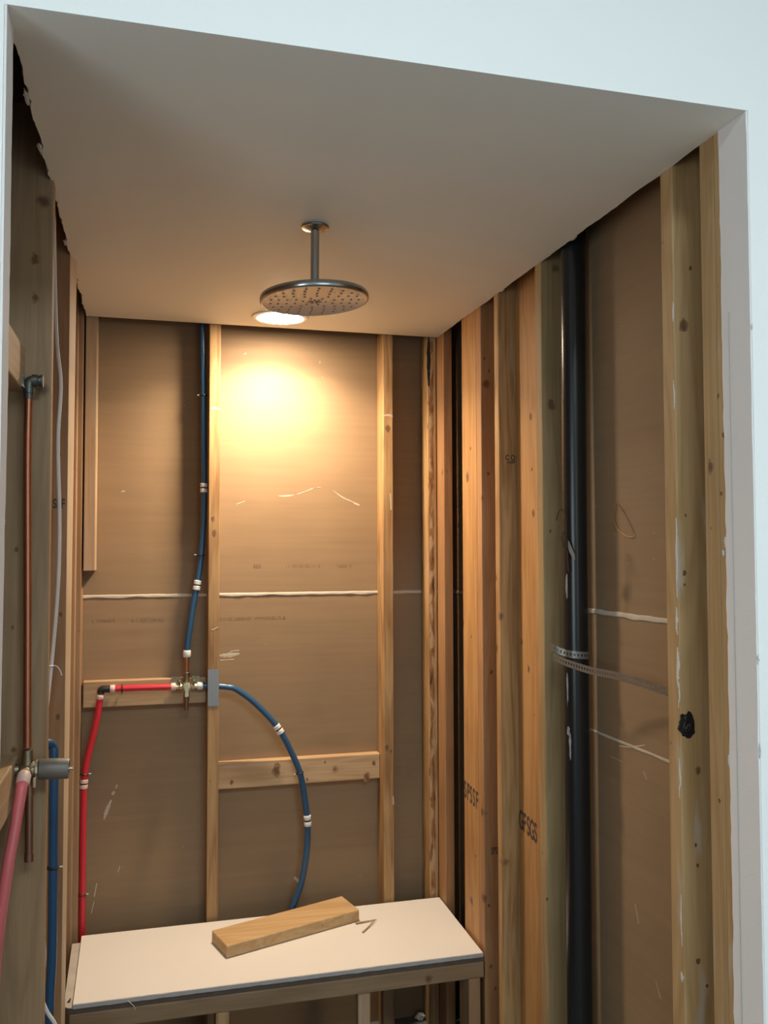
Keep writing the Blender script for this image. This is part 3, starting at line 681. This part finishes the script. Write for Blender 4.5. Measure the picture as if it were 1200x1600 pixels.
# red run: valve, elbow, down
pr = tag(empty('red_pipe', (-.203, 3.15, .3)), 'red water pipe from the brass valve to the back left corner and down', 'pipe')
bm = BM(); tube(bm, ((.095,3.145,1.249),(.0,3.147,1.250),(-.105,3.15,1.250)), RP); link('pipe_length', bm, 'red', pr, smooth=True)
bm = BM(); tube(bm, ((-.1505,3.15,1.221),(-.158,3.15,1.165),(-.170,3.15,1.105),(-.186,3.15,1.036),(-.1965,3.15,.975),(-.1995,3.15,.90),(-.2005,3.15,.785),(-.2005,3.15,.577),(-.1995,3.15,.05)), RP); link('pipe_length', bm, 'red', pr, smooth=True)
bm = BM(); tube(bm, ((-.119,3.15,1.250),(-.140,3.15,1.2505),(-.1475,3.15,1.2455),(-.149,3.15,1.236)), .0122, 14, True, 5); link('elbow', bm, 'black', pr, smooth=True)
for a, b in (((.096,3.145,1.249),(.080,3.145,1.249)), ((-.103,3.15,1.250),(-.119,3.15,1.250)), ((-.1493,3.15,1.232),(-.1508,3.15,1.217))):
    bm = BM(); a, b = Vector(a), Vector(b); tube(bm, (a, a+(b-a)*.15, a+(b-a)*.85, b), lambda t: .0118 if t in (0,1) else .0134, 16, False); link('ring', bm, 'pinkring', pr, smooth=True)
ring_pair(pr, (-.2005,3.15,.925), (-.1985,3.15,.955), 'pinkring')
clip(-.080, 3.15, 1.250, (1,0,0), (0,0,-1), 'black clip on the level red pipe beside its elbow')
clip(-.198, 3.15, .972, (.1,0,1), (1,0,0), 'dark clip on the upright red pipe, just above its coupling')
clip(-.2025, 3.15, .578, (0,0,1), (1,0,0), 'dark clip on the upright red pipe, low above the bench')

# curved blue run on the right of the stud
pb = tag(empty('blue_pipe', (.5, 3.13, .3)), 'curved blue water pipe arching from the steel plate down behind the bench', 'pipe', 'blue water pipes')
cv = [(.2412,3.14,1.2455),(.270,3.139,1.2415),(.302,3.138,1.232),(.368,3.136,1.180),(.444,3.134,1.095),(.492,3.134,1.007),(.526,3.134,.923),(.544,3.136,.815),(.551,3.138,.748),(.549,3.14,.660),(.531,3.142,.551),(.504,3.144,.477),(.47,3.148,.38),(.42,3.15,.25)]
bm = BM(); tube(bm, cv, RP); link('pipe_length', bm, 'blue', pb, smooth=True)
ring_pair(pb, (.438,3.134,1.103), (.457,3.134,1.074)); ring_pair(pb, (.5495,3.137,.783), (.5525,3.138,.745))
bm = BM(); tube(bm, ((.172,3.145,1.249),(.185,3.145,1.249),(.2008,3.1445,1.249)), RP); ob = link('outlet_pipe', bm, 'blue', va, smooth=True); ob['label'] = 'short blue pipe length'
bm = BM(); tube(bm, ((.168,3.145,1.249),(.171,3.145,1.249),(.184,3.145,1.249),(.187,3.145,1.249)), lambda t: .0118 if t in (0,1) else .0134, 16, False); link('ring', bm, 'ring', ob, smooth=True)
clip(.522, 3.134, .932, (.35,0,-1), (-1,0,-.2), 'dark clip on the curved blue pipe at the knotty cross block')

# left wall: copper riser with elbow, shower valve, red hose
cr_ = tag(empty('copper_riser', (-.232, 1.93, 1.32)), 'upright copper riser on the near left stud with a dark elbow at its top', 'pipe')
bm = BM(); tube(bm, ((-.231,1.93,1.322),(-.234,1.93,1.60),(-.238,1.93,1.90),(-.2375,1.93,2.036)), R); link('pipe_length', bm, 'copper', cr_, smooth=True)
bm = BM(); tube(bm, ((-.2375,1.93,2.026),(-.2375,1.93,2.040)), .0092, 14, False); tube(bm, ((-.2375,1.93,2.038),(-.2375,1.93,2.056),(-.234,1.93,2.062),(-.228,1.93,2.064)), .011, 14)
lathe(bm, ((.009,0),(.0135,0),(.0135,.010),(.0115,.012),(.0115,.015),(.0135,.016),(.0135,.021),(0,.021)), (-.231,1.93,2.064), (1,0,0), 10)
box(bm, -.262, -.246, 1.922, 1.928, 2.054, 2.075); tube(bm, ((-.256,1.925,2.058),(-.240,1.927,2.044)), .005, 8, False)
link('elbow_fitting', bm, 'pewter', cr_, smooth=True)

LX, LY, LZ = -.230, 1.926, 1.278
lv = tag(empty('shower_valve', (LX, LY, LZ)), 'shower valve on the near left stud with a grey cylinder sticking out', 'valve')
bm = BM(); lathe(bm, ((0,-.016),(.013,-.016),(.017,-.010),(.017,.012),(.012,.020),(0,.020)), (LX, LY, LZ), (1,0,0), 18); link('valve_body', bm, 'brassdark', lv, smooth=True)
bm = BM(); tube(bm, ((LX, LY, LZ+.010), (LX, LY, LZ+.022), (LX, LY, LZ+.040)), lambda t: .0125-.002*t, 14, False); link('top_outlet', bm, 'brassdark', lv, smooth=True)
bm = BM(); lathe(bm, ((0,0),(.0198,0),(.0205,.002),(.0205,.0545),(.0192,.057),(.0165,.057),(.0165,.052),(0,.052)), (LX+.0225, LY, LZ+.0005), (1,0,-.04), 36); guard = link('guard_cylinder', bm, 'guard', lv, smooth=True)
bm = BM(); tube(bm, ((LX+.070, LY, LZ-.0015), (LX+.087, LY, LZ-.002)), .0035, 10, False); link('stem', bm, 'brass', guard, smooth=True)
bm = BM(); lathe(bm, ((.010,0),(.0195,.001),(.0195,.0055),(.010,.006)), (LX+.0155, LY, LZ), (1,0,0), 10); box(bm, LX+.013, LX+.018, LY-.016, LY-.006, LZ-.032, LZ-.012); tube(bm, ((LX+.002,LY-.012,LZ+.004),(LX+.010,LY-.015,LZ+.010),(LX+.017,LY-.013,LZ+.016)), .004, 8); link('mounting_flange', bm, 'brass', lv)
bm = BM(); lathe(bm, ((.006,0),(.011,.001),(.012,.006),(.012,.014),(.008,.018),(0,.018)), (LX-.014, LY-.002, LZ+.002), (-1,0,0), 12); link('side_stop', bm, 'brassdark', lv, smooth=True)
bm = BM(); tube(bm, ((LX+.003, LY+.004, LZ-.012), (LX+.004, LY+.004, LZ-.052)), .0095, 14, False); tube(bm, ((LX+.004, LY+.004, LZ-.05), (LX+.005, LY+.004, 1.098)), R, 14, False); tube(bm, ((LX+.005, LY+.004, 1.112), (LX+.005, LY+.004, 1.096)), .0092, 14, False)
link('capped_stub', bm, 'copperdark', lv, smooth=True)
bm = BM(); tube(bm, ((LX, LY-.012, LZ-.001), (LX-.001, LY-.026, LZ-.001)), .011, 14, False); link('front_inlet', bm, 'brass', lv, smooth=True)

rh = tag(empty('red_hose', (-.2, 1.45, .9)), 'pale red water pipe curving from the shower valve down to the left', 'pipe')
hs = [(-.2312,1.896,1.277),(-.2325,1.872,1.262),(-.2350,1.862,1.238),(-.2405,1.848,1.192),(-.2490,1.832,1.132),(-.2570,1.825,1.068),(-.2640,1.825,1.01),(-.272,1.84,.93),(-.276,1.85,.80)]
bm = BM(); tube(bm, hs, RP); link('pipe_length', bm, 'redpale', rh, smooth=True)
bm = BM(); tube(bm, (hs[0], (-.2314,1.892,1.275), (-.2320,1.880,1.268), (-.2325,1.873,1.263)), lambda t: .0116 if t in (0,1) else .0134, 16, False); link('ring', bm, 'pinkring', rh, smooth=True)

# blue pipe with elbow and white cable behind the near left stud
pl = tag(empty('blue_pipe', (-.206, 2.2, .3)), 'blue water pipe behind the near left stud, bending away at valve height', 'pipe', 'blue water pipes')
bm = BM(); tube(bm, ((-.285,2.10,1.262),(-.250,2.15,1.274),(-.222,2.185,1.276),(-.209,2.2,1.266),(-.2055,2.2,1.235),(-.205,2.2,1.07),(-.204,2.2,.81),(-.2095,2.2,.66),(-.214,2.2,.30)), RP); link('pipe_length', bm, 'blue', pl, smooth=True)
clip(-.2045, 2.2, .99, (0,0,1), (1,0,0), 'pale clip on the blue pipe behind the near left stud', mat='black')
cb = tag(empty('white_cable', (-.21, 2.12, .6)), 'white electric cable hanging behind the near left stud', 'cable')
wc = [(-.223,2.2,2.62),(-.216,2.2,2.334),(-.210,2.2,2.20),(-.2005,2.2,2.107),(-.205,2.2,1.99),(-.2035,2.2,1.90),(-.200,2.2,1.807),(-.1995,2.2,1.70),(-.202,2.2,1.62),(-.2075,2.2,1.53),(-.213,2.19,1.451),(-.2195,2.155,1.334),(-.224,2.13,1.15),(-.222,2.11,.98),(-.213,2.09,.90),(-.210,2.09,.83),(-.2165,2.10,.76),(-.206,2.10,.72),(-.188,2.10,.688),(-.178,2.10,.655)]
bm = BM(); tube(bm, wc, .0043, 10); link('cable_length', bm, 'cable', cb, smooth=True)
bm = BM(); pts = [(-.2135+.0062*math.cos(a), 2.19+.0062*math.sin(a), 1.451) for a in [2*PI*k/14 for k in range(15)]]; tube(bm, pts, .0014, 6, False)
tube(bm, ((-.207,2.186,1.453),(-.199,2.182,1.450),(-.192,2.18,1.440),(-.189,2.18,1.430)), .0014, 6); tube(bm, ((-.209,2.184,1.452),(-.218,2.178,1.452)), .0022, 6, False)
tag(link('cable_tie', bm, 'cable'), 'white cable tie with a loose tail on the white cable', 'cable tie')

# ------------------------------------------------------------------ black vent pipe, strap, wires
AX, AY, AR = 1.068, 2.10, .0325
vp = tag(empty('vent_pipe', (AX, AY, 0)), 'black plastic vent pipe standing in the right wall', 'pipe')
bm = BM(); tube(bm, ((AX-.002,AY,0),(AX,AY,.9),(AX,AY,1.8),(AX+.004,AY,2.64)), AR, 40); link('pipe_length', bm, 'abs', vp, smooth=True)
# chalky adhesive drips on the pipe
for k, (a, z, w, h) in enumerate(((-2.75, 1.62, .006, .03), (-2.6, 1.22, .005, .03), (-2.75, 1.255, .006, .01), (-2.8, 1.36, .004, .035))):
    torn('glue_smear', (AX+AR*math.cos(a), AY+AR*math.sin(a), z), w*.5, w*.5, h, 'tape', vp, 90+k)
def ribbon(pts, width, upv, cell=.0095):
    """perforated steel band: every cell is a frame round an open hole"""
    P = smoothpath(pts, 24); L = [0]
    for a, b in zip(P, P[1:]): L.append(L[-1]+(b-a).length)
    def at(s):
        s = max(0, min(L[-1]-1e-9, s))
        for i in range(len(L)-1):
            if L[i+1] >= s: t = (s-L[i])/max(1e-9, L[i+1]-L[i]); return P[i].lerp(P[i+1], t)
        return P[-1]
    n = int(L[-1]/cell); bm = BM(); up = Vector(upv); rows = []
    for i in range(n+1):
        for f in (0, .3, .7):
            if i == n and f: break
            p = at((i+f)*cell); rows.append(([bm.verts.new(p+up*width*q) for q in (-.5, -.16, .16, .5)], f))
    for (a, f), (b, g) in zip(rows, rows[1:]):
        for k in range(3):
            if k == 1 and f == .3: continue
            bm.faces.new((a[k], a[k+1], b[k+1], b[k]))
    bmesh.ops.solidify(bm, geom=list(bm.faces), thickness=.0009)
    return bm
st = tag(empty('pipe_strap', (AX, AY, 1.44)), 'perforated steel hanger strap wrapped round the black vent pipe', 'strap')
rr = AR+.0022
loop = [(AX+rr*math.cos(a), AY+rr*math.sin(a), 1.441+.010*(k/12)) for k, a in enumerate([math.radians(d) for d in range(40, -171, -17)])]
loop += [(1.022, 2.100, 1.456), (1.012, 2.110, 1.463), (1.008, 2.125, 1.464)]
link('loop_band', ribbon(loop, .0185, (0, 0, 1)), 'strap', st)
tail = [(1.010, 2.115, 1.440), (1.018, 2.078, 1.434), (1.024, 2.058, 1.430), (1.045, 1.983, 1.4215), (1.062, 1.881, 1.4205), (1.075, 1.778, 1.4155), (1.081, 1.70, 1.410), (1.084, 1.640, 1.405), (1.090, 1.6255, 1.404), (1.112, 1.6252, 1.404)]
link('tail_band', ribbon(tail, .0185, (0, 0, 1)), 'strap', st)
bm = BM(); lathe(bm, ((0,0),(.004,0),(.005,-.003),(.003,-.005),(0,-.0055)), (1.102, 1.6265, 1.404), (0,-1,0), 10); link('nail_head', bm, 'steel', st)
wh = tag(empty('wire_hook', (1.02, 2.07, 1.68)), 'dark bent wire hook twisted against the left side of the black vent pipe', 'wire')
bm = BM(); tube(bm, ((1.004,2.075,1.789),(1.007,2.073,1.806),(1.013,2.07,1.817),(1.021,2.068,1.813),(1.025,2.066,1.800),(1.026,2.066,1.77),(1.0265,2.066,1.735),(1.029,2.066,1.70),(1.031,2.064,1.66)), .0016, 8); link('hook_wire', bm, 'wire', wh, smooth=True)
bm = BM(); tube(bm, ((1.018,2.068,1.763),(1.021,2.066,1.752),(1.028,2.064,1.742),(1.030,2.064,1.725)), .0014, 8)
tube(bm, ((1.030,2.066,1.70),(1.022,2.068,1.722),(1.015,2.07,1.742),(1.0155,2.07,1.750),(1.018,2.069,1.748),(1.023,2.067,1.73),(1.030,2.064,1.705)), .0012, 8); link('twisted_wire', bm, 'wire', wh, smooth=True)
bm = BM(); P = [(1.030,2.0645,1.735),(1.036,2.062,1.715),(1.043,2.060,1.700),(1.046,2.060,1.690)]; prev = None
for p, w in zip(P, (.004, .006, .005, .002)):
    ring = [bm.verts.new((p[0]-w*.5, p[1], p[2]-w)), bm.verts.new((p[0]+w*.5, p[1]-.001, p[2]+w))]
    if prev: bm.faces.new((prev[0], prev[1], ring[1], ring[0]))
    prev = ring
bmesh.ops.solidify(bm, geom=list(bm.faces), thickness=.001)
link('tape_scrap', bm, 'tape', wh)
bm = BM(); tube(bm, ((1.1165,1.975,1.829),(1.1163,1.985,1.800),(1.1163,1.984,1.785),(1.1163,1.965,1.765),(1.1163,1.93,1.750),(1.1163,1.900,1.745),(1.1163,1.893,1.752),(1.1163,1.905,1.770),(1.1163,1.93,1.798),(1.1165,1.966,1.830)), .0009, 6)
tag(link('wire_loop', bm, 'brasswire'), 'thin brassy wire loop on the brown board right of the black vent pipe', 'wire')

# ------------------------------------------------------------------ shower head
SX, SY = .385, 2.095
sh = tag(empty('rain_shower', (SX, SY, H)), 'round rain shower head on a short ceiling arm', 'shower head')
bm = BM(); lathe(bm, ((0,-.0005),(.033,-.0005),(.034,-.003),(.032,-.006),(.018,-.010),(.0135,-.013),(0,-.013)), (SX, SY, H), (0,0,1), 40); link('ceiling_flange', bm, 'chrome', sh, smooth=True)
bm = BM(); tube(bm, ((SX, SY, H-.012), (SX-.001, SY-.001, 2.352)), .0105, 24, False); link('arm', bm, 'chrome', sh, smooth=True)
bm = BM(); lathe(bm, ((.0105,.034),(.014,.032),(.0155,.026),(.0155,.020),(.020,.017)), (SX-.001, SY-.001, 2.318), (0,0,1), 24); link('ball_joint', bm, 'chrome', sh, smooth=True)
tilt = Vector((-.052, .012, 1)).normalized(); HC = Vector((SX-.002, SY-.002, 2.3225)); RH = .131
bm = BM(); lathe(bm, ((0,.0165),(.03,.0165),(.06,.0135),(.122,.0095),(.129,.007),(RH,.003),(RH,-.006),(.129,-.0085),(.1265,-.0092)), HC, tilt, 72); disc = link('disc', bm, 'chrome', sh, smooth=True)
bm = BM(); lathe(bm, ((.1265,-.0090),(.1255,-.0082),(0,-.0082)), HC, tilt, 72); fc = link('spray_face', bm, 'headface', sh, smooth=True)
u = tilt.orthogonal().normalized(); w = tilt.cross(u)
nz0 = None
for rad, cnt, ph in ((.028, 6, .3), (.048, 10, .1), (.068, 14, .25), (.088, 18, .0), (.106, 22, .14)):
    for k in range(cnt):
        a = ph+2*PI*k/cnt; c = HC+rad*(math.cos(a)*u+math.sin(a)*w)-tilt*.0081
        if nz0 is None:
            bm = BM(); lathe(bm, ((.0032,0),(.0030,-.0008),(.0018,-.0013),(0,-.0013)), c, tilt, 10); nz0 = link('nozzle', bm, 'nozzle', fc, origin=c)
        else:
            q = nz0.copy(); COL.objects.link(q); q.parent = fc; q.location = c-world_loc(fc)
bm = BM()
for k in range(7):
    a = 2*PI*k/7+.2; d = math.cos(a)*u+math.sin(a)*w; e = -math.sin(a)*u+math.cos(a)*w
    b0 = HC-tilt*.0085
    f = bm.faces.new([bm.verts.new(p) for p in (b0+d*.004-e*.0018, b0+d*.017-e*.0032, b0+d*.017+e*.0032, b0+d*.004+e*.0018)])
bmesh.ops.solidify(bm, geom=list(bm.faces), thickness=.0006)
link('emblem', bm, 'nozzle', fc)

# ------------------------------------------------------------------ recessed lamp (its own light included)
LPX, LPY = .425, 2.955
dl = tag(empty('recessed_light', (LPX, LPY, H)), 'lit round recessed lamp in the soffit behind the shower head', 'light')
bm = BM(); lathe(bm, ((.094,-.0005),(.096,-.003),(.094,-.006),(.080,-.0075),(.074,-.006),(.0725,-.0005)), (LPX, LPY, H), (0,0,1), 56); link('trim_ring', bm, 'ring', dl, smooth=True)
bm = BM(); lathe(bm, ((.0735,-.003),(.066,-.0075),(.048,-.0115),(.024,-.014),(0,-.0148)), (LPX, LPY, H), (0,0,1), 48); link('lens', bm, 'lens', dl, smooth=True)
lt = area('lamp_light', (0, 0, -.0165), (0, 0, 0), .12, .12, LAMP_POWER, LAMP_COLOR, 'DISK', LAMP_SPREAD); lt.parent = dl
